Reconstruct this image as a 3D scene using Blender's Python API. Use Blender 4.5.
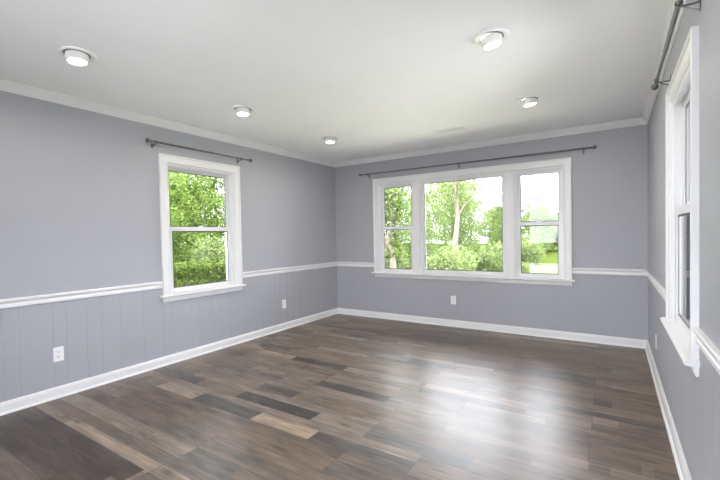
import bpy, bmesh, math, random
from mathutils import Vector, Matrix, noise
import numpy as np

# ------------------------------------------------------------------ clear
for o in list(bpy.data.objects):
    bpy.data.objects.remove(o)
SC = bpy.context.scene
COL = SC.collection
PI = math.pi

# ------------------------------------------------------------------ camera
CAM = bpy.data.cameras.new('camera')
CAM.sensor_width = 36.0
CAM.lens = 388.24 / 720 * 36.0
CAM.shift_y = 4.61 / 720
CAM.clip_start = 0.02
CAM.clip_end = 300
cam = bpy.data.objects.new('camera', CAM)
COL.objects.link(cam)
_R = Vector((0.84027155, 0.5418378, -0.01885524))
_U = Vector((0.003441, 0.02944716, 0.99956042))
_F = Vector((-0.54215485, 0.83996706, -0.02287914))
M4 = Matrix.Identity(4)
for i in range(3):
    M4[i][0] = _R[i]; M4[i][1] = _U[i]; M4[i][2] = -_F[i]
M4.translation = Vector((3.74678, -5.09801, 1.25729))
cam.matrix_world = M4
SC.camera = cam

# ------------------------------------------------------------------ sky, sun, exposure
EXPOSURE = 1.54
SKY_STRENGTH = 4.4
SUN_STRENGTH = 9.0
LAMP_POWER = 3.0
W_ = bpy.data.worlds.new('sky')
SC.world = W_
W_.use_nodes = True
bg = W_.node_tree.nodes['Background']
bg.inputs['Color'].default_value = (0.87, 0.90, 1.0, 1)
bg.inputs['Strength'].default_value = SKY_STRENGTH
sl = bpy.data.lights.new('sun', 'SUN')
sl.energy = SUN_STRENGTH
sl.angle = math.radians(3)
sl.color = (1.0, 0.95, 0.86)
sun = bpy.data.objects.new('sun', sl)
COL.objects.link(sun)
sun.rotation_euler = Vector((-0.13, -0.42, -0.90)).to_track_quat('-Z', 'Y').to_euler()   # high, from beyond the back of the house
sun.location = (0, -20, 30)
vs = SC.view_settings
vs.view_transform = 'Standard'
vs.look = 'None'
vs.exposure = EXPOSURE
vs.gamma = 1.0
vs.use_curve_mapping = False
SC.cycles.use_denoising = True
SC.cycles.max_bounces = 14
SC.cycles.diffuse_bounces = 8
SC.cycles.transparent_max_bounces = 24
SC.cycles.sample_clamp_indirect = 8.0

# ------------------------------------------------------------------ room sizes
W, H, D = 4.078, 2.44, 6.7          # width, height, depth (back wall at y = 0, room towards -y)
WT = 0.15                           # wall thickness
GZ = -0.55                          # ground level outside

# ------------------------------------------------------------------ materials
def mat(name, col, rough=0.5, metal=0.0, emit=None, estr=0.0, spec=0.5):
    m = bpy.data.materials.new(name)
    m.use_nodes = True
    b = m.node_tree.nodes['Principled BSDF']
    b.inputs['Base Color'].default_value = (*col, 1)
    b.inputs['Roughness'].default_value = rough
    b.inputs['Metallic'].default_value = metal
    b.inputs['Specular IOR Level'].default_value = spec
    if emit:
        b.inputs['Emission Color'].default_value = (*emit, 1)
        b.inputs['Emission Strength'].default_value = estr
    return m

def noisy(m, scale, amount, bump=0.0, bscale=None, stretch=(1, 1, 1)):
    """slight procedural variation of the colour plus an optional fine bump"""
    nt = m.node_tree; N = nt.nodes; L = nt.links
    b = N['Principled BSDF']
    tc = N.new('ShaderNodeTexCoord')
    mp = N.new('ShaderNodeMapping'); mp.inputs['Scale'].default_value = stretch
    L.new(tc.outputs['Object'], mp.inputs['Vector'])
    n = N.new('ShaderNodeTexNoise'); n.inputs['Scale'].default_value = scale
    n.inputs['Detail'].default_value = 4
    L.new(mp.outputs[0], n.inputs['Vector'])
    r = N.new('ShaderNodeValToRGB')
    c = b.inputs['Base Color'].default_value
    r.color_ramp.elements[0].color = (c[0]*(1-amount), c[1]*(1-amount), c[2]*(1-amount), 1)
    r.color_ramp.elements[1].color = (min(1, c[0]*(1+amount)), min(1, c[1]*(1+amount)), min(1, c[2]*(1+amount)), 1)
    r.color_ramp.elements[0].position = 0.3; r.color_ramp.elements[1].position = 0.7
    L.new(n.outputs['Fac'], r.inputs['Fac'])
    L.new(r.outputs['Color'], b.inputs['Base Color'])
    if bump:
        n2 = N.new('ShaderNodeTexNoise'); n2.inputs['Scale'].default_value = bscale or scale*8
        L.new(mp.outputs[0], n2.inputs['Vector'])
        bp = N.new('ShaderNodeBump'); bp.inputs['Strength'].default_value = bump
        bp.inputs['Distance'].default_value = 0.002
        L.new(n2.outputs['Fac'], bp.inputs['Height'])
        L.new(bp.outputs['Normal'], b.inputs['Normal'])
    return m

M_WALL = noisy(mat('wall_paint', (0.388, 0.394, 0.428), 0.5, spec=0.35), 3, 0.015, 0.05, 220)
M_CEIL = noisy(mat('ceiling_paint', (0.91, 0.91, 0.91), 0.75, spec=0.2), 3, 0.01, 0.08, 160)
M_TRIM = noisy(mat('white_trim_paint', (0.755, 0.75, 0.755), 0.32), 4, 0.01)
M_VINYL = noisy(mat('white_vinyl', (0.76, 0.76, 0.77), 0.3), 4, 0.01)
M_PLATE = noisy(mat('white_plastic', (0.88, 0.88, 0.88), 0.3), 6, 0.01)
M_GAP = mat('lamp_recess_grey', (0.28, 0.28, 0.27), 0.7)
M_SLOT = mat('dark_slot', (0.05, 0.05, 0.05), 0.6)
M_ROD = noisy(mat('gunmetal', (0.16, 0.165, 0.17), 0.38, 0.75), 30, 0.08)
M_EDGE_STRIP = mat('edge_strip_grey', (0.12, 0.13, 0.13), 0.6)
M_LAMP = noisy(mat('lamp_white', (0.86, 0.85, 0.84), 0.35), 8, 0.01)
M_LENS = mat('lamp_lens', (0.9, 0.9, 0.88), 0.3, emit=(1.0, 0.95, 0.85), estr=6.0)
M_SIDING = noisy(mat('outside_siding', (0.7, 0.7, 0.68), 0.6), 2, 0.03)
M_BASE = mat('floor_underlay', (0.02, 0.018, 0.016), 0.9)

def glass_mat():
    m = bpy.data.materials.new('window_glass'); m.use_nodes = True
    nt = m.node_tree; N = nt.nodes; L = nt.links
    N.remove(N['Principled BSDF'])
    out = N['Material Output']
    tr = N.new('ShaderNodeBsdfTransparent'); tr.inputs['Color'].default_value = (0.965, 0.975, 0.97, 1)
    gl = N.new('ShaderNodeBsdfGlossy'); gl.inputs['Roughness'].default_value = 0.01
    fr = N.new('ShaderNodeFresnel'); fr.inputs['IOR'].default_value = 1.45
    mx = N.new('ShaderNodeMixShader')
    L.new(fr.outputs[0], mx.inputs[0]); L.new(tr.outputs[0], mx.inputs[1]); L.new(gl.outputs[0], mx.inputs[2])
    L.new(mx.outputs[0], out.inputs['Surface'])
    return m
M_GLASS = glass_mat()

def leaf_mat(name, c1, c2, trans=0.4):
    m = bpy.data.materials.new(name); m.use_nodes = True
    nt = m.node_tree; N = nt.nodes; L = nt.links
    N.remove(N['Principled BSDF'])
    out = N['Material Output']
    g = N.new('ShaderNodeNewGeometry')
    r = N.new('ShaderNodeValToRGB')
    r.color_ramp.elements[0].color = (*c1, 1); r.color_ramp.elements[1].color = (*c2, 1)
    L.new(g.outputs['Random Per Island'], r.inputs['Fac'])
    d = N.new('ShaderNodeBsdfDiffuse'); t = N.new('ShaderNodeBsdfTranslucent')
    L.new(r.outputs[0], d.inputs['Color']); L.new(r.outputs[0], t.inputs['Color'])
    mx = N.new('ShaderNodeMixShader'); mx.inputs[0].default_value = trans
    L.new(d.outputs[0], mx.inputs[1]); L.new(t.outputs[0], mx.inputs[2])
    L.new(mx.outputs[0], out.inputs['Surface'])
    return m
M_LEAF = leaf_mat('leaf_green', (0.032, 0.066, 0.012), (0.21, 0.285, 0.07))
M_LEAF_LIGHT = leaf_mat('leaf_pale', (0.072, 0.112, 0.040), (0.25, 0.30, 0.125))
M_LEAF_SOFT = leaf_mat('leaf_soft', (0.052, 0.092, 0.029), (0.23, 0.29, 0.105))
M_LEAF_DARK = leaf_mat('leaf_hedge', (0.022, 0.050, 0.011), (0.17, 0.23, 0.05))
M_BARK = noisy(mat('bark', (0.13, 0.105, 0.08), 0.9), 4, 0.3, 0.5, 20, (6, 6, 1))
M_BARK_PALE = noisy(mat('pale_bark', (0.27, 0.22, 0.17), 0.9), 4, 0.2, 0.5, 20, (6, 6, 1))
M_LAWN = noisy(mat('lawn', (0.036, 0.050, 0.012), 1.0, spec=0.0), 0.6, 0.25, 0.6, 30)

# floor: planks with a colour of their own (per stave), grain and knots
def plank_mat():
    m = bpy.data.materials.new('vinyl_plank'); m.use_nodes = True
    nt = m.node_tree; N = nt.nodes; L = nt.links
    b = N['Principled BSDF']
    b.inputs['Specular IOR Level'].default_value = 0.72
    at = N.new('ShaderNodeAttribute'); at.attribute_name = 'stave'      # r tone, g seed, b warmth
    sp = N.new('ShaderNodeSeparateColor'); L.new(at.outputs['Color'], sp.inputs[0])
    tc = N.new('ShaderNodeTexCoord')
    sd = N.new('ShaderNodeCombineXYZ')
    mu = N.new('ShaderNodeMath'); mu.operation = 'MULTIPLY'; mu.inputs[1].default_value = 37.0
    L.new(sp.outputs[1], mu.inputs[0]); L.new(mu.outputs[0], sd.inputs[0]); L.new(mu.outputs[0], sd.inputs[2])
    ad = N.new('ShaderNodeVectorMath'); ad.operation = 'ADD'
    L.new(tc.outputs['Object'], ad.inputs[0]); L.new(sd.outputs[0], ad.inputs[1])
    # base colour from tone
    r = N.new('ShaderNodeValToRGB'); cr = r.color_ramp
    cr.elements[0].position = 0.0; cr.elements[0].color = (0.027, 0.019, 0.014, 1)
    cr.elements[1].position = 1.0; cr.elements[1].color = (0.37, 0.27, 0.185, 1)
    for p_, c_ in ((0.25, (0.068, 0.052, 0.042)), (0.5, (0.142, 0.105, 0.077)), (0.75, (0.225, 0.167, 0.121))):
        e = cr.elements.new(p_); e.color = (*c_, 1)
    # long grain
    mp = N.new('ShaderNodeMapping'); mp.inputs['Scale'].default_value = (1.6, 26, 1)
    L.new(ad.outputs[0], mp.inputs[0])
    n1 = N.new('ShaderNodeTexNoise'); n1.inputs['Scale'].default_value = 1.0; n1.inputs['Detail'].default_value = 6
    n1.inputs['Roughness'].default_value = 0.6; n1.inputs['Distortion'].default_value = 0.6
    L.new(mp.outputs[0], n1.inputs['Vector'])
    # clouds
    mp2 = N.new('ShaderNodeMapping'); mp2.inputs['Scale'].default_value = (4.0, 14, 1)
    L.new(ad.outputs[0], mp2.inputs[0])
    n2 = N.new('ShaderNodeTexNoise'); n2.inputs['Scale'].default_value = 1.0; n2.inputs['Detail'].default_value = 3
    L.new(mp2.outputs[0], n2.inputs['Vector'])
    def math_(op, a, bb):
        x = N.new('ShaderNodeMath'); x.operation = op
        for i, v in enumerate((a, bb)):
            if isinstance(v, (int, float)): x.inputs[i].default_value = v
            else: L.new(v, x.inputs[i])
        return x.outputs[0]
    g1 = math_('MULTIPLY', math_('SUBTRACT', n1.outputs['Fac'], 0.5), 0.72)
    g2 = math_('MULTIPLY', math_('SUBTRACT', n2.outputs['Fac'], 0.5), 0.70)
    mp4 = N.new('ShaderNodeMapping'); mp4.inputs['Scale'].default_value = (5.0, 90, 1)
    L.new(ad.outputs[0], mp4.inputs[0])
    n4 = N.new('ShaderNodeTexNoise'); n4.inputs['Scale'].default_value = 1.0; n4.inputs['Detail'].default_value = 3
    L.new(mp4.outputs[0], n4.inputs['Vector'])
    g4 = math_('MULTIPLY', math_('SUBTRACT', n4.outputs['Fac'], 0.5), 0.55)
    g1 = math_('ADD', g1, g4)
    tone = math_('ADD', math_('ADD', sp.outputs[0], g1), g2)
    L.new(tone, r.inputs['Fac'])
    # knots
    mp3 = N.new('ShaderNodeMapping'); mp3.inputs['Scale'].default_value = (2.6, 9.0, 1)
    L.new(ad.outputs[0], mp3.inputs[0])
    v = N.new('ShaderNodeTexVoronoi'); v.inputs['Scale'].default_value = 1.0
    L.new(mp3.outputs[0], v.inputs['Vector'])
    kr = N.new('ShaderNodeValToRGB')
    kr.color_ramp.elements[0].position = 0.05; kr.color_ramp.elements[0].color = (1, 1, 1, 1)
    kr.color_ramp.elements[1].position = 0.2; kr.color_ramp.elements[1].color = (0, 0, 0, 1)
    L.new(v.outputs['Distance'], kr.inputs[0])
    kn = math_('MULTIPLY', kr.outputs[0], 0.7)
    mk = N.new('ShaderNodeMix'); mk.data_type = 'RGBA'
    L.new(kn, mk.inputs['Factor']); L.new(r.outputs[0], mk.inputs['A']); mk.inputs['B'].default_value = (0.03, 0.024, 0.02, 1)
    # warm / slate shift
    hs = N.new('ShaderNodeHueSaturation')
    L.new(sp.outputs[2], hs.inputs['Saturation']); L.new(mk.outputs['Result'], hs.inputs['Color'])
    L.new(hs.outputs[0], b.inputs['Base Color'])
    rr = math_('ADD', 0.27, math_('MULTIPLY', n1.outputs['Fac'], 0.14))
    L.new(rr, b.inputs['Roughness'])
    bp = N.new('ShaderNodeBump'); bp.inputs['Strength'].default_value = 0.12; bp.inputs['Distance'].default_value = 0.001
    L.new(n1.outputs['Fac'], bp.inputs['Height']); L.new(bp.outputs['Normal'], b.inputs['Normal'])
    return m
M_PLANK = plank_mat()

# ------------------------------------------------------------------ mesh helpers
def bm_box(bm, x0, x1, y0, y1, z0, z1):
    vs_ = [bm.verts.new((x, y, z)) for x in (x0, x1) for y in (y0, y1) for z in (z0, z1)]
    for f in ((0, 1, 3, 2), (4, 6, 7, 5), (0, 4, 5, 1), (2, 3, 7, 6), (0, 2, 6, 4), (1, 5, 7, 3)):
        bm.faces.new([vs_[i] for i in f])

def bm_extrude(bm, prof, to3, a, b):
    """closed profile [(u,v)] swept from parameter a to b; to3(t,u,v) -> point; a/b may be functions of (u,v) for mitres"""
    fa = a if callable(a) else (lambda u, v: a)
    fb = b if callable(b) else (lambda u, v: b)
    A = [bm.verts.new(to3(fa(u, v), u, v)) for u, v in prof]
    B = [bm.verts.new(to3(fb(u, v), u, v)) for u, v in prof]
    n = len(prof)
    for i in range(n):
        j = (i + 1) % n
        bm.faces.new((A[i], A[j], B[j], B[i]))
    bm.faces.new(A[::-1]); bm.faces.new(B)

def bm_tube(bm, p0, p1, r, n=16, r1=None, caps=True):
    p0 = Vector(p0); p1 = Vector(p1); r1 = r if r1 is None else r1
    d = (p1 - p0).normalized()
    u = d.orthogonal().normalized(); v = d.cross(u)
    A = [bm.verts.new(p0 + (u*math.cos(2*PI*i/n) + v*math.sin(2*PI*i/n))*r) for i in range(n)]
    B = [bm.verts.new(p1 + (u*math.cos(2*PI*i/n) + v*math.sin(2*PI*i/n))*r1) for i in range(n)]
    for i in range(n):
        j = (i+1) % n
        bm.faces.new((A[i], A[j], B[j], B[i]))
    if caps:
        bm.faces.new(A[::-1]); bm.faces.new(B)

def bm_lathe(bm, prof, axis_o, axis_d, n=32, close=False):
    """prof [(r, h)] turned about the axis"""
    o = Vector(axis_o); d = Vector(axis_d).normalized()
    u = d.orthogonal().normalized(); v = d.cross(u)
    rings = []
    for r, h in prof:
        if r < 1e-6:
            rings.append([bm.verts.new(o + d*h)])
        else:
            rings.append([bm.verts.new(o + d*h + (u*math.cos(2*PI*i/n) + v*math.sin(2*PI*i/n))*r) for i in range(n)])
    if close: rings.append(rings[0])
    for a, b in zip(rings, rings[1:]):
        for i in range(n):
            j = (i+1) % n
            if len(a) == 1: bm.faces.new((a[0], b[j], b[i]))
            elif len(b) == 1: bm.faces.new((a[i], a[j], b[0]))
            else: bm.faces.new((a[i], a[j], b[j], b[i]))

def obj(name, bm, m, parent=None, smooth=False, bevel=0.0):
    bmesh.ops.recalc_face_normals(bm, faces=bm.faces)
    me = bpy.data.meshes.new(name)
    bm.to_mesh(me); bm.free()
    if m: me.materials.append(m)
    if smooth:
        for p in me.polygons: p.use_smooth = True
        me.set_sharp_from_angle(angle=math.radians(35))
    o = bpy.data.objects.new(name, me)
    COL.objects.link(o)
    if parent: o.parent = parent
    if bevel:
        bv = o.modifiers.new('bevel', 'BEVEL'); bv.width = bevel; bv.segments = 2; bv.limit_method = 'ANGLE'
    return o

def struct(name, bm, m, **k):
    o = obj(name, bm, m, **k); o['kind'] = 'structure'
    return o

def empty(name, loc=(0, 0, 0)):
    o = bpy.data.objects.new(name, None); COL.objects.link(o); o.location = loc
    o.empty_display_size = 0.1
    return o

def tag(o, label, cat, group=None):
    o['label'] = label; o['category'] = cat
    if group: o['group'] = group
    return o

# ------------------------------------------------------------------ room shell
# window openings (inner edges of the casings), sash geometry levels
ZH, ZS, ZA = 2.109, 0.700, 0.628          # casing top, stool top, apron bottom
CW = 0.085                                # casing width
OT = ZH - CW                              # opening top
LWIN = (-2.935, -1.95)
RWIN = (-2.946, -2.00)
BWIN = (0.7196, 3.373)
LWIN_ADD = (-6.05, -5.05)  # added opening out of view on the left, for more daylight
RWIN_ADD = (-6.40, -4.80)  # added opening out of view on the right, for more daylight
RZ0, RZ1 = 0.773, 0.841                   # chair rail

# frame per wall: to3(t, d, z): t along the wall, d into the room
def left3(t, d, z): return (d, t, z)
def right3(t, d, z): return (W - d + 0.0055*t, t, z)     # the right wall runs very slightly out of square
def back3(t, d, z): return (t, -d, z)
def front3(t, d, z): return (t, -D + d, z)

def wall_mesh(to3, t0, t1, holes, grooves):
    """wall slab with openings [(a,b,z0,z1)]; below the chair rail the face carries narrow V grooves"""
    bm = bmesh.new()
    def block(a, b, z0, z1):
        # plain block or grooved block
        prof = [(a, -WT), (a, 0)]
        if z1 <= 0.80:
            for g in grooves:
                if a + 0.006 < g < b - 0.006:
                    prof += [(g-0.0022, 0), (g-0.0008, -0.0012), (g+0.0008, -0.0012), (g+0.0022, 0)]
        prof += [(b, 0), (b, -WT)]
        bm_extrude(bm, prof, lambda z, t, d: to3(t, d, z), z0, z1)
    zl = 0.80
    ts = sorted({t0, t1} | {h[0] for h in holes} | {h[1] for h in holes})
    for a, b in zip(ts, ts[1:]):
        mid = (a+b)/2
        cuts = [(h[2], h[3]) for h in holes if h[0] < mid < h[1]]
        zz = [(0, zl), (zl, H)]
        if cuts:
            z0, z1 = cuts[0]
            zz = []
            if z0 > 0.01: zz.append((0, z0))
            zz.append((z1, H))
        for z0, z1 in zz: block(a, b, z0, z1)
    return bm

def groove_list(t0, t1, start):
    pat = [0.097, 0.21, 0.092, 0.147, 0.115, 0.156, 0.206, 0.197]   # irregular random-groove panelling, 4 ft repeat
    out = []; t = start; i = 0
    while t > t0: t -= sum(pat)
    while t < t1:
        out.append(t); t += pat[i % 8]; i += 1
    return [g for g in out if t0 + .01 < g < t1 - .01]

HB = 0.69  # rough opening bottom
def open_of(win): return (win[0]+CW, win[1]-CW, HB, OT)
struct('wall_left', wall_mesh(left3, -D, 0, [open_of(LWIN), open_of(LWIN_ADD)], groove_list(-D, 0, -4.151)), M_WALL)
struct('wall_right', wall_mesh(right3, -D, 0, [open_of(RWIN), open_of(RWIN_ADD)], groove_list(-D, 0, -4.06)), M_WALL)
struct('wall_back', wall_mesh(back3, -WT, W+WT, [open_of(BWIN)], groove_list(0, W, 0.11)), M_WALL)
FDOOR_ADD = (1.7, 3.95, 0.0, 2.25)  # opening added behind the camera to admit daylight
struct('wall_front', wall_mesh(front3, -WT, W+WT, [FDOOR_ADD], groove_list(0, W, 0.05)), M_WALL)

bm = bmesh.new(); bm_box(bm, -WT, W+WT, -D-WT, WT, H, H+0.2)
struct('ceiling', bm, M_CEIL)
bm = bmesh.new(); bm_box(bm, -0.7, W+0.7, -D-0.7, 1.15, H+0.2, H+0.32)  # unseen slab added against light leaks; back eave deepened to shut sun out
struct('light_block_roof', bm, M_SIDING)

# ---- floor: 1.2 m planks, each printed with two strips of staves
def build_floor():
    rnd = random.Random(11)
    PW, PL, GAP = 0.2056, 1.2, 0.0012
    quads = []      # x0,x1,y0,y1,tone,seed,sat
    over = {        # (plank row, strip) -> [(x0,x1,tone,saturation)] : staves that can be told apart in the picture
        (15, 1): [(0.46, 0.975, .80, 1.0), (0.975, 1.64, .22, .55), (1.64, 2.16, .84, 1.05), (2.16, 2.84, .28, .5)],
        (15, 0): [(1.64, 2.84, .62, .9), (0.44, 1.64, .60, .9)],
        (14, 1): [(0.06, 0.715, .20, .55), (0.715, 1.25, .52, .8), (1.25, 2.01, .18, .35), (2.01, 2.44, .72, .95), (2.44, 3.1, .42, .5)],
        (14, 0): [(0.5, 1.24, .62, .9), (1.24, 2.0, .60, .8), (2.0, 2.44, .64, .85)],
        (12, 0): [(1.63, 2.31, .16, .35), (1.0, 1.63, .5, .8), (2.31, 2.84, .60, .8)],
        (12, 1): [(0.44, 1.3, .42, .6), (1.3, 2.0, .55, .7)],
        (13, 0): [(0.6, 1.3, .5, .7), (1.3, 2.0, .52, .7)],
        (10, 0): [(0.44, 0.97, .78, 1.05), (0.97, 1.63, .14, .5), (1.63, 2.4, .68, .8)],
        (8, 0): [(0.95, 1.62, .74, 1.0)],
        (5, 0): [(0.95, 1.64, .2, .4), (1.64, 2.0, .74, .8)],
        (19, 0): [(0.56, 1.9, .76, 1.05)],
        (18, 0): [(0.42, 1.65, .60, 1.0)],
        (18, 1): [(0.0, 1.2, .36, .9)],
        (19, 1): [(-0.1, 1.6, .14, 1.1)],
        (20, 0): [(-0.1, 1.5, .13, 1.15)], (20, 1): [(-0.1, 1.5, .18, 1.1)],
        (16, 0): [(0.04, 1.24, .36, .95), (1.24, 2.44, .42, .95)],
        (16, 1): [(0.04, 1.24, .40, .95), (1.24, 2.44, .46, .95)],
        (17, 0): [(0.44, 1.64, .42, .95), (1.64, 2.84, .44, .9)],
        (17, 1): [(-0.1, 0.44, .3, .9), (0.44, 1.64, .38, .95), (1.64, 2.84, .40, .9)],
    }
    nrow = int(D/PW) + 1
    for k in range(nrow):
        yt = -k*PW
        yb = max(yt - PW, -D)
        phase = 0.44 if k % 2 == 1 else 0.04
        wide_first = (k * 7 % 3 == 0)
        ys = yt - (0.125 if wide_first else 0.083)
        if k in (15, 14): ys = yt - 0.083
        if k in (12, 10): ys = yt - 0.11
        x = phase - PL
        while x < W:
            a, b = max(x, 0), min(x+PL, W)
            x += PL
            if b - a < .01: continue
            for s, (y1, y0) in enumerate(((yt, ys), (ys, yb))):
                if y1 - y0 < .004: continue
                cuts = [a, b]
                n = rnd.choice((0, 1, 1, 2))
                for _ in range(n):
                    c = a + (b-a)*rnd.choice((.25, .33, .45, .55, .67, .75))
                    cuts.append(c)
                ov = over.get((k, s), [])
                for (p, q, _, _) in ov:
                    cuts = [c for c in cuts if not (p - .12 < c < q + .12) or c in (a, b)]
                    for c in (p, q):
                        if a + .02 < c < b - .02: cuts.append(c)
                cuts = sorted(set(round(c, 4) for c in cuts))
                cl = [cuts[0]]
                for c in cuts[1:]:
                    if c - cl[-1] > .02: cl.append(c)
                cl[-1] = b
                for p, q in zip(cl, cl[1:]):
                    z = rnd.random()
                    if z < .62: tone, sat = rnd.uniform(.40, .56), rnd.uniform(.75, .95)
                    elif z < .76: tone, sat = rnd.uniform(.24, .36), rnd.uniform(.5, .85)
                    elif z < .94: tone, sat = rnd.uniform(.56, .68), rnd.uniform(.75, .95)
                    else: tone, sat = rnd.uniform(.68, .78), rnd.uniform(.85, 1.0)
                    m_ = (p+q)/2
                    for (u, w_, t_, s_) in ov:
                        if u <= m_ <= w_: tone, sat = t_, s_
                    gx0 = GAP/2 if abs(p-a) < 1e-6 else 0
                    gx1 = GAP/2 if abs(q-b) < 1e-6 else 0
                    gy1 = GAP/2 if s == 0 else 0
                    gy0 = GAP/2 if s == 1 else 0
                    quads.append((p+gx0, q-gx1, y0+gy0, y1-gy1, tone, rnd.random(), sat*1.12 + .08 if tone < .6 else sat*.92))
    bm = bmesh.new()
    bm_box(bm, -WT, W+WT, -D-WT, WT, -0.12, -0.002)
    nb = len(bm.faces)
    lay = bm.loops.layers.float_color.new('stave')
    for (x0, x1, y0, y1, t, s, sat) in quads:
        v = [bm.verts.new(p) for p in ((x0, y0, 0), (x1, y0, 0), (x1, y1, 0), (x0, y1, 0))]
        f = bm.faces.new(v); f.material_index = 1
        for l in f.loops: l[lay] = (t, s, sat, 1)
    me = bpy.data.meshes.new('floor'); bm.to_mesh(me); bm.free()
    me.materials.append(M_BASE); me.materials.append(M_PLANK)
    o = bpy.data.objects.new('floor', me); COL.objects.link(o); o['kind'] = 'structure'
build_floor()

# ---- trim profiles (d = out of the wall, z)
BASE_PROF = [(0, 0), (0.028, 0), (0.0265, 0.008), (0.021, 0.015), (0.016, 0.017), (0.016, 0.066), (0.013, 0.074), (0.0125, 0.08), (0.007, 0.089), (0, 0.089)]
CROWN_PROF = [(0, H), (0, H-0.069), (0.006, H-0.069), (0.008, H-0.060), (0.014, H-0.056), (0.022, H-0.040), (0.034, H-0.024), (0.040, H-0.016), (0.043, H-0.010), (0.049, H-0.008), (0.049, H)]
RAIL_PROF = [(0, RZ0), (0.010, RZ0), (0.013, RZ0+0.006), (0.013, RZ0+0.022), (0.009, RZ0+0.027), (0.009, RZ0+0.036), (0.014, RZ0+0.042), (0.020, RZ0+0.050), (0.021, RZ1-0.006), (0.017, RZ1), (0, RZ1)]

def run(name, prof, to3, a, b):
    bm = bmesh.new()
    bm_extrude(bm, prof, lambda t, d, z: to3(t, d, z), a, b)
    return struct(name, bm, M_TRIM)

mit0 = lambda t: (lambda d, z: t - d)      # mitre at the upper end of a run
mitl = lambda t: (lambda d, z: t + d)      # mitre at the lower end
run('baseboard_left', BASE_PROF, left3, mitl(-D), mit0(0))
run('baseboard_right', BASE_PROF, right3, mitl(-D), mit0(0))
run('baseboard_back', BASE_PROF, back3, mitl(0), mit0(W))
tn = [0]
def trim(prof, to3, a, b):
    tn[0] += 1
    run('trim_%d' % tn[0], prof, to3, a, b)
for to3, a, b in ((left3, -D, 0), (right3, -D, 0), (back3, 0, W), (front3, 0, W)):
    trim(CROWN_PROF, to3, mitl(a), mit0(b))
trim(RAIL_PROF, left3, mitl(-D), LWIN_ADD[0])
trim(RAIL_PROF, left3, LWIN_ADD[1], LWIN[0])
trim(RAIL_PROF, left3, LWIN[1], mit0(0))
trim(RAIL_PROF, right3, mitl(-D), RWIN_ADD[0])
trim(RAIL_PROF, right3, RWIN_ADD[1], RWIN[0])
trim(RAIL_PROF, right3, RWIN[1], mit0(0))
trim(RAIL_PROF, back3, mitl(0), BWIN[0])
trim(RAIL_PROF, back3, BWIN[1], mit0(W))

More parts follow.
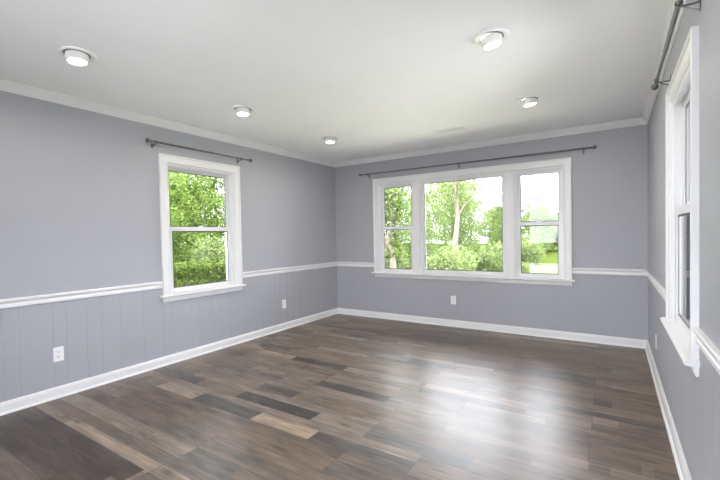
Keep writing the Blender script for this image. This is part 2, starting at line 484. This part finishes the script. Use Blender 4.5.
# ------------------------------------------------------------------ windows
def window(name, to3, win, units, inset=0.0):
    """units: [(a, b, 'hung' | 'fixed')] openings between inner casing edges"""
    root = empty(name, to3((win[0]+win[1])/2, 0, ZA)); root['kind'] = 'structure'
    inv = Vector(root.location)
    L3 = lambda t, d, z: Vector(to3(t, d, z)) - inv
    def box(bm, t0, t1, d0, d1, z0, z1):
        P = [L3(t, d, z) for t in (t0, t1) for d in (d0, d1) for z in (z0, z1)]
        vs_ = [bm.verts.new(p) for p in P]
        for f in ((0, 1, 3, 2), (4, 6, 7, 5), (0, 4, 5, 1), (2, 3, 7, 6), (0, 2, 6, 4), (1, 5, 7, 3)):
            bm.faces.new([vs_[i] for i in f])
    a, b = win
    # casing: flat board with an outer back-band and an inner bead
    cp = [(0, 0), (0, 0.026), (0.004, 0.029), (0.013, 0.029), (0.017, 0.025), (0.019, 0.018), (CW-0.020, 0.015), (CW-0.016, 0.018), (CW-0.008, 0.018), (CW-0.003, 0.013), (CW, 0.010), (CW, 0)]
    bm = bmesh.new(); bm_extrude(bm, cp, lambda z, w, d: L3(a+w, d, z), ZS-0.02, lambda w, d: ZH-w)
    obj('side_casing', bm, M_TRIM, root)
    bm = bmesh.new(); bm_extrude(bm, cp, lambda z, w, d: L3(b-w, d, z), ZS-0.02, lambda w, d: ZH-w)
    obj('side_casing', bm, M_TRIM, root)
    bm = bmesh.new(); bm_extrude(bm, cp, lambda t, w, d: L3(t, d, ZH-w), lambda w, d: a+w, lambda w, d: b-w)
    obj('head_casing', bm, M_TRIM, root)
    # stool with rounded nose and horns, apron with a moulded lower edge
    sp = [(-0.06, ZS-0.022), (0.044, ZS-0.022), (0.052, ZS-0.018), (0.055, ZS-0.011), (0.052, ZS-0.004), (0.044, ZS), (-0.06, ZS)]
    bm = bmesh.new()
    bm_extrude(bm, [q for q in sp if True], lambda t, d, z: L3(t, max(d, 0.001), z), a-0.028, b+0.028)
    bm_extrude(bm, [(-0.085, ZS-0.022), (0.002, ZS-0.022), (0.002, ZS), (-0.085, ZS)], lambda t, d, z: L3(t, d, z), a+CW, b-CW)
    obj('stool', bm, M_TRIM, root)
    ap = [(0, ZA), (0.010, ZA), (0.014, ZA+0.006), (0.014, ZA+0.016), (0.018, ZA+0.022), (0.018, ZS-0.030), (0.026, ZS-0.022), (0, ZS-0.022)]
    bm = bmesh.new(); bm_extrude(bm, ap, lambda t, d, z: L3(t, d, z), a+0.002, b-0.002)
    obj('apron', bm, M_TRIM, root)
    # mullion posts between units
    for (u0, u1, k), (v0, v1, k2) in zip(units, units[1:]):
        mp_ = [(u1, -WT), (u1, 0.010), (u1+0.004, 0.016), (u1+0.014, 0.016), (u1+0.019, 0.012), (v0-0.019, 0.012), (v0-0.014, 0.016), (v0-0.004, 0.016), (v0, 0.010), (v0, -WT)]
        bm = bmesh.new(); bm_extrude(bm, mp_, lambda z, t, d: L3(t, d, z), ZS, OT)
        obj('mullion', bm, M_TRIM, root)
    # jamb lining, stops, sashes
    for (u0, u1, kind) in units:
        bm = bmesh.new()
        box(bm, u0, u0+0.012, -WT, 0.004, ZS, OT); box(bm, u1-0.012, u1, -WT, 0.004, ZS, OT)
        box(bm, u0+0.012, u1-0.012, -WT, 0.004, OT-0.012, OT); box(bm, u0, u1, -WT, -0.08, HB, ZS+0.012)
        # stops
        box(bm, u0+0.012, u0+0.024, -0.035+inset, -0.012+inset*.5, ZS, OT-0.012); box(bm, u1-0.024, u1-0.012, -0.035+inset, -0.012+inset*.5, ZS, OT-0.012)
        box(bm, u0+0.024, u1-0.024, -0.035+inset, -0.012+inset*.5, OT-0.024, OT-0.012)
        obj('jamb', bm, M_VINYL, root)
        a0, a1 = u0+0.013, u1-0.013
        def sash(nm, d0, d1, z0, z1, st, top, bot):
            bm = bmesh.new()
            def mem(p0, p1, q0, q1): box(bm, p0, p1, d0, d1, q0, q1)
            mem(a0, a0+st, z0, z1); mem(a1-st, a1, z0, z1)
            mem(a0+st, a1-st, z1-top, z1); mem(a0+st, a1-st, z0, z0+bot)
            s = obj(nm, bm, M_VINYL, root, bevel=0.003)
            dm = (d0+d1)/2
            g0, g1, h0, h1 = a0+st, a1-st, z0+bot, z1-top
            bm = bmesh.new(); box(bm, g0-.004, g1+.004, dm-0.002, dm+0.002, h0-.004, h1+.004)
            obj('glass_pane', bm, M_GLASS, s)
            bm = bmesh.new(); e = 0.009  # dark grey strip along the four edges of the glass
            box(bm, g0, g0+e, dm+0.002, dm+0.005, h0, h1); box(bm, g1-e, g1, dm+0.002, dm+0.005, h0, h1)
            box(bm, g0+e, g1-e, dm+0.002, dm+0.005, h1-e, h1); box(bm, g0+e, g1-e, dm+0.002, dm+0.005, h0, h0+e)
            obj('glass_edge_strip', bm, M_EDGE_STRIP, s)
            return s
        if kind == 'hung':
            sash('upper_sash', -0.098+inset, -0.070+inset, 1.345, OT-0.013, 0.042, 0.042, 0.040)
            s = sash('lower_sash', -0.066+inset, -0.036+inset, ZS+0.002, 1.385, 0.046, 0.043, 0.050)
            # sash lock on the meeting rail
            bm = bmesh.new(); mid = (u0+u1)/2
            box(bm, mid-0.03, mid+0.03, -0.064+inset, -0.044+inset, 1.385, 1.392); box(bm, mid-0.012, mid+0.02, -0.062+inset, -0.048+inset, 1.392, 1.400)
            obj('sash_lock', bm, M_VINYL, s)
        else:
            sash('picture_sash', -0.075, -0.036, ZS+0.002, OT-0.013, 0.028, 0.032, 0.055)
    return root

window('window_1', left3, LWIN, [(LWIN[0]+CW, LWIN[1]-CW, 'hung')])
window('window_2', back3, BWIN, [(BWIN[0]+CW, 1.375, 'hung'), (1.487, 2.637, 'fixed'), (2.749, BWIN[1]-CW, 'hung')])
window('window_3', right3, RWIN, [(RWIN[0]+CW, RWIN[1]-CW, 'hung')], 0.028)
window('added_window_4', left3, LWIN_ADD, [(LWIN_ADD[0]+CW, LWIN_ADD[1]-CW, 'hung')])  # unseen window added to bring skylight in from the left
window('added_window_5', right3, RWIN_ADD, [(RWIN_ADD[0]+CW, -5.655, 'hung'), (-5.545, RWIN_ADD[1]-CW, 'hung')])  # unseen double unit added to brighten ceiling and left wall

# glazed door added in the unseen wall behind the camera to let daylight in
def added_glazed_door():
    root = empty('added_door_1', (2.8, -D, 0)); root['kind'] = 'structure'
    x0, x1, z1 = FDOOR_ADD[0]-2.8, FDOOR_ADD[1]-2.8, FDOOR_ADD[3]
    bm = bmesh.new()
    bm_box(bm, x0, x0+.04, -WT, 0.005, 0, z1); bm_box(bm, x1-.04, x1, -WT, 0.005, 0, z1); bm_box(bm, x0+.04, x1-.04, -WT, 0.005, z1-.04, z1); bm_box(bm, x0+.04, x1-.04, -WT, 0.0, 0, 0.025)
    bm_box(bm, x0-.085, x0, 0, .018, 0, z1+.085); bm_box(bm, x1, x1+.085, 0, .018, 0, z1+.085); bm_box(bm, x0, x1, 0, .018, z1, z1+.085)
    obj('door_frame', bm, M_TRIM, root)
    for i, (a, b, y) in enumerate(((x0+.04, 0.03, -0.10), (-0.03, x1-.04, -0.06))):
        bm = bmesh.new()
        bm_box(bm, a, a+.06, y-.02, y+.018, .026, z1-.041); bm_box(bm, b-.06, b, y-.02, y+.018, .026, z1-.041)
        bm_box(bm, a+.06, b-.06, y-.02, y+.018, z1-.10, z1-.041); bm_box(bm, a+.06, b-.06, y-.02, y+.018, .026, .10)
        p = obj('door_leaf', bm, M_VINYL, root)
        bm = bmesh.new(); bm_box(bm, a+.056, b-.056, y-.003, y+.003, .096, z1-.096)
        obj('glass_pane', bm, M_GLASS, p)
added_glazed_door()
run('baseboard_front', BASE_PROF, front3, mitl(0), FDOOR_ADD[0]-.085)

# ------------------------------------------------------------------ ceiling downlights
def downlight(x, y, label, tilt):
    root = tag(empty('recessed_downlight', (x, y, H)), label, 'ceiling light', 'downlights')
    bm = bmesh.new()
    bm_lathe(bm, [(0.106, 0), (0.106, -0.004), (0.101, -0.009), (0.094, -0.010), (0.080, -0.005), (0.074, -0.002), (0.074, 0)], (0, 0, 0), (0, 0, 1), 48, close=True)
    obj('trim_ring', bm, M_LAMP, root, smooth=True)
    bm = bmesh.new()
    bm_lathe(bm, [(0.074, -0.0005), (0.054, -0.0005), (0.054, -0.0030), (0.074, -0.0030)], (0, 0, 0), (0, 0, 1), 40, close=True)
    obj('gap_ring', bm, M_GAP, root, smooth=True)
    ax = Vector((tilt[0], tilt[1], -1)).normalized()
    bm = bmesh.new()
    bm_lathe(bm, [(0.058, -0.004), (0.062, 0.008), (0.0625, 0.024), (0.060, 0.036), (0.056, 0.046), (0.053, 0.048), (0.050, 0.046), (0.049, 0.038)], (0, 0, -0.004), ax, 40)
    obj('eyeball', bm, M_LAMP, root, smooth=True)
    bm = bmesh.new()
    bm_lathe(bm, [(0.0, 0.046), (0.03, 0.0455), (0.048, 0.042), (0.0495, 0.039)], (0, 0, -0.004), ax, 40)
    obj('lens', bm, M_LENS, root, smooth=True)
    l = bpy.data.lights.new('lamp_light', 'AREA'); l.shape = 'DISK'; l.size = 0.10
    l.energy = LAMP_POWER; l.color = (1.0, 0.94, 0.85)
    lo = bpy.data.objects.new('lamp_light', l); COL.objects.link(lo); lo.parent = root
    lo.location = Vector((0, 0, -0.004)) + ax*0.052
    lo.rotation_euler = ax.to_track_quat('-Z', 'Y').to_euler()
downlight(0.915, -3.97, 'recessed white downlight nearest the camera on the left wall side', (0.08, -0.02))
downlight(0.915, -2.65, 'middle recessed white downlight of the row of three along the left wall', (0.06, -0.04))
downlight(0.910, -1.32, 'recessed white downlight in the far left corner of the ceiling', (0.0, -0.05))
downlight(3.145, -2.665, 'large looking recessed white downlight nearer the camera on the window wall side', (0.16, 0.10))
downlight(3.145, -1.35, 'recessed white downlight in front of the right part of the triple window', (0.09, 0.05))

# ------------------------------------------------------------------ ceiling register
def register():
    x0, x1, y = 2.06, 2.39, -0.80
    root = tag(empty('ceiling_vent', ((x0+x1)/2, y, H)), 'slim white air register flush in the ceiling above the triple window', 'vent')
    w = (x1-x0)/2; h = 0.055
    bm = bmesh.new()
    for a, b, c, d in ((-w, w, -h, -h+.014), (-w, w, h-.014, h), (-w, -w+.014, -h+.014, h-.014), (w-.014, w, -h+.014, h-.014)):
        bm_box(bm, a, b, c, d, -0.006, 0)
    obj('frame', bm, M_CEIL, root)
    bm = bmesh.new()
    for i in range(7):
        yy = -h + .022 + i*.0112
        bm_extrude(bm, [(yy-.004, -0.001), (yy+.003, -0.0055), (yy+.0045, -0.0045), (yy-.0025, 0.0)], lambda t, u, v: (t, u, v), -w+.014, w-.014)
    obj('louvres', bm, M_CEIL, root)
    bm = bmesh.new(); bm_box(bm, -w+.014, w-.014, -h+.014, h-.014, -0.0008, 0)
    obj('damper', bm, noisy(mat('vent_grey', (0.45, 0.45, 0.43), 0.7), 5, 0.02), root)
register()

# ------------------------------------------------------------------ outlets
def outlet(to3, t, z, label):
    o3 = Vector(to3(t, 0, z))
    root = tag(empty('wall_outlet', o3), label, 'outlet', 'power outlets')
    L3 = lambda u, d, v: Vector(to3(t+u, d, z+v)) - o3
    def box(bm, u0, u1, d0, d1, v0, v1):
        vs_ = [bm.verts.new(L3(u, d, v)) for u in (u0, u1) for d in (d0, d1) for v in (v0, v1)]
        for f in ((0, 1, 3, 2), (4, 6, 7, 5), (0, 4, 5, 1), (2, 3, 7, 6), (0, 2, 6, 4), (1, 5, 7, 3)):
            bm.faces.new([vs_[i] for i in f])
    bm = bmesh.new(); box(bm, -.036, .036, 0, .006, -.058, .058)
    obj('cover_plate', bm, M_PLATE, root, bevel=0.0025)
    for s in (-1, 1):
        bm = bmesh.new()
        n = 20
        pr = []
        for i in range(n):
            a = 2*PI*i/n
            pr.append((max(-.0145, min(.0145, .0175*math.cos(a))), s*.0195 + .0165*math.sin(a)))
        bm_extrude(bm, pr, lambda d, u, v: L3(u, d, v), 0.005, 0.0085)
        r = obj('receptacle', bm, M_PLATE, root)
        bm = bmesh.new()
        box(bm, -.0085, -.0060, .0084, .0090, s*.0195+.000, s*.0195+.009)
        box(bm, .0055, .0080, .0084, .0090, s*.0195-.000, s*.0195+.008)
        box(bm, -.0025, .0025, .0084, .0090, s*.0195-.010, s*.0195-.005)
        obj('slots', bm, M_SLOT, r)
    bm = bmesh.new()
    c0 = L3(0, .0055, 0); c1 = L3(0, .0078, 0)
    bm_tube(bm, c0, c1, .0035, 12)
    obj('screw', bm, M_PLATE, root)
outlet(left3, -3.811, 0.348, 'white power outlet low on the left wall nearest the camera')
outlet(left3, -1.235, 0.346, 'white power outlet on the left wall between its window and the far corner')
outlet(back3, 1.951, 0.36, 'white power outlet on the back wall below the triple window')
outlet(right3, -0.99, 0.31, 'white power outlet low on the right wall near the far corner')

# ------------------------------------------------------------------ curtain rods
def curtain_rod(to3, t0, t1, z, off, brackets, joint, label, swap=False):
    o3 = Vector(to3((t0+t1)/2, 0, z))
    root = tag(empty('curtain_rod', o3), label, 'curtain rod', 'curtain rods')
    P = lambda t, d, zz: Vector(to3(t, d, zz)) - o3
    bm = bmesh.new()
    bm_tube(bm, P(t0, off, z), P(joint, off, z), 0.0105 if not swap else 0.0085, 20)
    obj('outer_tube' if not swap else 'inner_tube', bm, M_ROD, root, smooth=True)
    bm = bmesh.new()
    bm_tube(bm, P(joint, off, z), P(t1, off, z), 0.0085 if not swap else 0.0105, 20)
    obj('inner_tube' if not swap else 'outer_tube', bm, M_ROD, root, smooth=True)
    for t, s in ((t0, -1), (t1, 1)):
        bm = bmesh.new()
        ax = (P(t+s, off, z) - P(t, off, z))
        bm_lathe(bm, [(0.0, -0.004), (0.012, -0.004), (0.012, 0.004), (0.008, 0.006), (0.008, 0.010), (0.017, 0.013), (0.021, 0.020), (0.021, 0.032), (0.017, 0.038), (0.0, 0.040)], P(t, off, z), ax, 24)
        obj('finial', bm, M_ROD, root, smooth=True)
    for t in brackets:
        bm = bmesh.new()
        def box(u0, u1, d0, d1, v0, v1):
            vs_ = [bm.verts.new(P(t+u, d, z+v)) for u in (u0, u1) for d in (d0, d1) for v in (v0, v1)]
            for f in ((0, 1, 3, 2), (4, 6, 7, 5), (0, 4, 5, 1), (2, 3, 7, 6), (0, 2, 6, 4), (1, 5, 7, 3)):
                bm.faces.new([vs_[i] for i in f])
        box(-.008, .008, 0, .003, -.052, .018)                 # wall plate
        box(-.006, .006, .003, off, -.0165, -.0125)            # arm
        bm_tube(bm, P(t, .003, z-.045), P(t, off-.012, z-.0165), .0032, 8)   # brace
        # cradle: ring round the tube
        c = P(t, off, z); ax = P(t+1, off, z) - c
        bm_lathe(bm, [(0.0108, -0.007), (0.0145, -0.007), (0.0145, 0.007), (0.0108, 0.007)], c, ax, 20, close=True)
        obj('bracket', bm, M_ROD, root, smooth=True)
curtain_rod(left3, -3.045, -1.845, 2.198, 0.07, (-2.995, -1.965), -2.35, 'thin gunmetal curtain rod above the single window on the left wall')
curtain_rod(back3, 0.55, 3.58, 2.185, 0.07, (0.655, 2.06, 3.495), 2.06, 'long gunmetal curtain rod above the triple window on the back wall', True)
curtain_rod(right3, -3.10, -1.87, 2.208, 0.07, (-2.97, -1.97), -2.45, 'gunmetal curtain rod above the window on the right wall')

# ------------------------------------------------------------------ outside
bm = bmesh.new()
bmesh.ops.create_grid(bm, x_segments=60, y_segments=60, size=70)
for v in bm.verts:
    v.co.z = GZ + 0.10*noise.noise(v.co*0.15) - 0.05
    if abs(v.co.x-2) < 4 and -9 < v.co.y < 3: v.co.z = GZ - 0.05
struct('ground', bm, M_LAWN)

M_BOUNCE = noisy(mat('pale_bounce', (0.85, 0.85, 0.86), 0.9), 3, 0.06, 0.3, 60)  # pale tone picked to bounce light indoors
bm = bmesh.new(); bm_box(bm, -2.5, 6.5, -D-WT-7.0, -D-WT, GZ-0.3, -0.14)  # unseen slab added to bounce light in through the front door
struct('bounce_slab_front', bm, M_BOUNCE)
bm = bmesh.new(); bm_box(bm, W+WT+0.3, W+WT+6.5, -14.0, 2.5, GZ-0.3, GZ+0.12)  # pale slab added out of view to bounce light through the right windows
struct('bounce_slab_right', bm, M_BOUNCE)
bm = bmesh.new(); bm_box(bm, -1.0, W+WT+0.3, WT+0.02, 5.2, GZ-0.3, GZ+0.10)  # unseen slab added below the back window to throw light onto the ceiling
struct('bounce_slab_back', bm, noisy(mat('sandy_bounce', (0.66, 0.655, 0.50), 0.9), 3, 0.08, 0.3, 50))

def leaf_mesh(name, pts, rnd, size, m):
    """many small folded leaves: rhombus of two triangles with a raised midrib"""
    n = len(pts)
    V = np.zeros((n*4, 3)); F = np.zeros((n*2, 3), int)
    rs = np.random.RandomState(rnd)
    for i, p in enumerate(pts):
        d = rs.normal(size=3); d[2] = d[2]*0.6 - 0.2; d /= np.linalg.norm(d)
        u = np.cross(d, rs.normal(size=3)); u /= np.linalg.norm(u)
        nn = np.cross(d, u)
        if nn[2] < 0: nn = -nn
        s = size*rs.uniform(.6, 1.3)
        V[i*4] = p; V[i*4+2] = p + d*s
        V[i*4+1] = p + d*s*.45 + u*s*.36 + nn*s*.10
        V[i*4+3] = p + d*s*.45 - u*s*.36 + nn*s*.10
        F[i*2] = (i*4, i*4+1, i*4+2); F[i*2+1] = (i*4, i*4+2, i*4+3)
    me = bpy.data.meshes.new(name)
    me.from_pydata(V.tolist(), [], F.tolist())
    me.materials.append(m); me.update()
    return me

def crown_points(rs, blobs, per):
    out = []
    for (c, r) in blobs:
        k = int(per*r*r)
        v = rs.normal(size=(k, 3)); v /= np.linalg.norm(v, axis=1)[:, None]
        rad = r*rs.uniform(.35, 1.0, size=k)**0.45
        out.append(np.array(c) + v*rad[:, None]*np.array([1, 1, .8]))
    return np.concatenate(out)

def tree_proto(seed, h, clear, cr, m_leaf, m_bark, leaf, per, tr=0.14):
    """one tree of height h: trunk, limbs and a crown of leaves starting at height 'clear'"""
    rs = np.random.RandomState(seed)
    root = empty('broadleaf_tree')
    bm = bmesh.new()
    pts = [Vector((0, 0, -0.15))]
    for i in range(1, 9):
        pts.append(Vector((rs.normal()*.05*i**.5, rs.normal()*.05*i**.5, h*.82*i/8)))
    for i in range(8):
        bm_tube(bm, pts[i], pts[i+1], tr*(1-.1*i), 10, tr*(1-.1*(i+1)))
    obj('trunk', bm, m_bark, root, smooth=True)
    blobs = []
    nl = 9
    for i in range(nl):
        f = (i+.5)/nl
        zc = clear + (h-clear)*f
        ang = i*2.4 + rs.uniform(-.4, .4)
        prof = math.sin(PI*min(1, .22+.72*f))
        rr = cr*.62*prof
        tip = Vector((math.cos(ang)*rr, math.sin(ang)*rr, zc))
        j = min(7, int(zc/h/.82*8*.85))
        if i % 2 == 0:
            bm = bmesh.new()
            mid = (pts[j]+tip)/2 + Vector((0, 0, .15))
            bm_tube(bm, pts[j], mid, tr*.42, 8, tr*.28); bm_tube(bm, mid, tip, tr*.28, 8, tr*.08)
            obj('limb', bm, m_bark, root, smooth=True)
        blobs.append((tip, cr*.52*(.75+.5*prof)*rs.uniform(.8, 1.1)))
        blobs.append(((-tip.x*.5, -tip.y*.5, zc+.2), cr*.40*rs.uniform(.8, 1.1)))
    me = leaf_mesh('foliage', crown_points(rs, blobs, per), seed, leaf, m_leaf)
    o = bpy.data.objects.new('foliage', me); COL.objects.link(o); o.parent = root
    return root

def copy_tree(o, parent=None):
    c = o.copy(); COL.objects.link(c)
    if parent: c.parent = parent
    for ch in [x for x in o.children]:
        copy_tree(ch, c)
    return c

protos = [tree_proto(3, 9.0, 1.6, 3.0, M_LEAF_SOFT, M_BARK, 0.13, 420),
          tree_proto(8, 8.0, 0.7, 2.8, M_LEAF_LIGHT, M_BARK, 0.13, 420),
          tree_proto(21, 7.0, 0.3, 2.6, M_LEAF_SOFT, M_BARK, 0.12, 460, 0.11),
          tree_proto(4, 9.0, 1.2, 3.0, M_LEAF, M_BARK, 0.19, 400),
          tree_proto(14, 7.0, 0.2, 3.2, M_LEAF_SOFT, M_BARK, 0.30, 420, 0.11),
          tree_proto(9, 7.5, 0.3, 2.7, M_LEAF, M_BARK, 0.18, 420, 0.11)]
used = [False]*6
def tree(kind, x, y, s, rz, label, group=None):
    if used[kind]: o = copy_tree(protos[kind])
    else: o = protos[kind]; used[kind] = True
    o.location = (x, y, GZ - 0.05); o.rotation_euler = (0, 0, rz); o.scale = (s, s, s)
    tag(o, label, 'tree', group)
    return o

WOODS = 'trees of the wood behind the house'
BACKL = 'broadleaf tree in the dense green wood seen through the triple window'
for i, (k, x, y, s) in enumerate([(1, -8.05, 11.75, .64), (2, -4.7, 14.05, .60), (0, -12.3, 17.2, .70), (2, -7.75, 17.0, .72), (0, -4.1, 18.6, .62),
                                  (2, -14.1, 22.2, .85), (1, -10.1, 25.4, .80), (2, -6.0, 22.8, .82), (0, -2.3, 25.3, .60), (2, -15.9, 29.7, 1.0), (0, -12.0, 37.0, .95), (2, -7.2, 30.6, .95), (2, -1.6, 31.4, .72)]):
    tree(k, x, y, s, i*1.3, BACKL, WOODS)
SIDEL = 'broadleaf tree in the leafy thicket seen through the left wall window'
for i, (k, x, y, s) in enumerate([(5, -13.1, 0.55, .66), (5, -13.85, 5.0, .70), (3, -11.6, 9.15, .62), (3, -17.6, 2.0, .68), (5, -16.75, 8.7, .74), (3, -14.3, 12.8, .66),
                                  (5, -21.0, 5.8, .85), (3, -21.3, 13.3, .78), (5, -17.6, 18.4, .80), (3, -26.6, 8.4, .9), (5, -28.2, 14.6, 1.0), (3, -22.5, 20.8, .9)]):
    tree(k, x, y, s, i*1.7+.4, SIDEL, 'trees of the side thicket')
FARL = 'low tree of the far line beyond the lawn behind the house'
for i, (k, x, y, s) in enumerate([(4, -6.2, 37.6, .62), (4, -1.8, 35.9, .58), (4, 1.0, 39.6, .64), (4, 5.3, 37, .7), (4, 10.0, 40.5, .7)]):
    tree(k, x, y, s, i*2.1, FARL, 'far tree line')

# pale bare trunk in the middle of the picture window, with a light crown
tp = tree_proto(33, 6.4, 3.2, 1.5, M_LEAF_LIGHT, M_BARK_PALE, 0.12, 200, 0.15)
tp.location = (-1.95, 11.6, GZ-0.05)
tag(tp, 'slender tree with a pale bare trunk in the middle of the picture window', 'tree')
# ivy covered tree in the left sash of the triple window
ti = tree_proto(45, 5.6, 2.0, 1.5, M_LEAF_SOFT, M_BARK_PALE, 0.12, 420, 0.13)
ti.location = (-2.84, 7.3, GZ-0.05)
tag(ti, 'ivy covered tree with a pale trunk foot in the left sash of the triple window', 'tree')
rs = np.random.RandomState(5)
k = 700
z = rs.uniform(1.05, 3.4, k); a = rs.uniform(0, 2*PI, k); r = rs.uniform(.14, .28, k)
ivm = leaf_mesh('ivy', np.stack([np.cos(a)*r, np.sin(a)*r, z], 1), 6, 0.12, M_LEAF_DARK)
iv = bpy.data.objects.new('ivy', ivm); COL.objects.link(iv); iv.parent = ti

def shrub_proto(seed, m, r, h, leaf, per):
    rs = np.random.RandomState(seed)
    root = empty('garden_shrub')
    bm = bmesh.new()
    for i in range(6):
        a = i*PI/3 + rs.uniform(-.3, .3)
        bm_tube(bm, (math.cos(a)*.04, math.sin(a)*.04, -0.1), (math.cos(a)*r*.5, math.sin(a)*r*.5, h*.7), .016, 6, .006)
    obj('stems', bm, M_BARK, root)
    blobs = [((rs.uniform(-.45, .45)*r, rs.uniform(-.45, .45)*r, h*rs.uniform(.2, .75)), r*rs.uniform(.4, .6)) for _ in range(9)]
    o = bpy.data.objects.new('foliage', leaf_mesh('foliage', crown_points(rs, blobs, per), seed, leaf, m)); COL.objects.link(o); o.parent = root
    return root
sh = shrub_proto(4, M_LEAF_LIGHT, 1.2, 1.5, 0.09, 1700)
sh.location = (-0.5, 6.5, GZ-.05)
tag(sh, 'pale green shrub at the lower left of the picture window', 'shrub')
for (x, y, s, rz, lab) in [(-0.1, 9.1, 1.0, 1.0, 'pale shrub behind the foremost one in the picture window'),
                           (-4.85, 9.95, 1.1, 2.0, 'shrub behind the ivy covered tree, under the edge of the wood'),
                           (-0.55, 19.3, 1.15, 3.0, 'rounded shrub on the lawn in the lower right sash of the triple window'),
                           (0.5, 11.7, .55, 4.0, 'small shrub on the lawn edge at the right of the picture window'),
                           (-7.15, 7.45, 1.15, 4.0, 'rounded shrub farther back than the hedge, at the right of the left wall window'),
                           (-9.9, 5.6, 1.25, 5.0, 'large shrub right behind the middle of the clipped hedge')]:
    c = copy_tree(sh); c.location = (x, y, GZ-.05); c.rotation_euler = (0, 0, rz); c.scale = (s, s, s)
    tag(c, lab, 'shrub')

# tree added close to the left wall; unseen crown blocks sky sheen on floor
sky_block_tree = tree_proto(52, 7.5, 3.6, 3.4, M_LEAF, M_BARK, 0.17, 260, 0.17)
sky_block_tree.location = (-6.2, -1.4, GZ-0.05)
tag(sky_block_tree, 'unseen tree added outside the left wall to block the sky above the window', 'tree')

# clipped hedge outside the left wall window
def hedge():
    root = tag(empty('clipped_hedge', (-8.6, 3.6, GZ)), 'dense clipped hedge across the lower sash of the left wall window', 'hedge')
    rs = np.random.RandomState(9)
    dirv = Vector((4.0, 3.2, 0)).normalized(); nv = Vector((-dirv.y, dirv.x, 0))
    n = 9000
    t = rs.uniform(-2.8, 2.8, n)
    # points near the surface of a rounded box
    ang = rs.uniform(0, PI, n)
    rr = rs.uniform(.75, 1.0, n)
    cx = np.sign(np.cos(ang))*np.abs(np.cos(ang))**.5*.5*rr
    cz = np.abs(np.sin(ang))**.5*1.0*rr
    P = np.stack([t*dirv.x + cx*nv.x, t*dirv.y + cx*nv.y, cz], 1)
    o = bpy.data.objects.new('foliage', leaf_mesh('foliage', P, 10, 0.09, M_LEAF_DARK)); COL.objects.link(o); o.parent = root
    bm = bmesh.new()
    for i in range(14):
        tt = -2.6 + i*.4
        b = dirv*tt
        for q in (-.18, .18):
            bm_tube(bm, (b.x, b.y, -.1), (b.x+nv.x*q, b.y+nv.y*q, .85), .02, 6, .008)
    obj('stems', bm, M_BARK, root)
hedge()
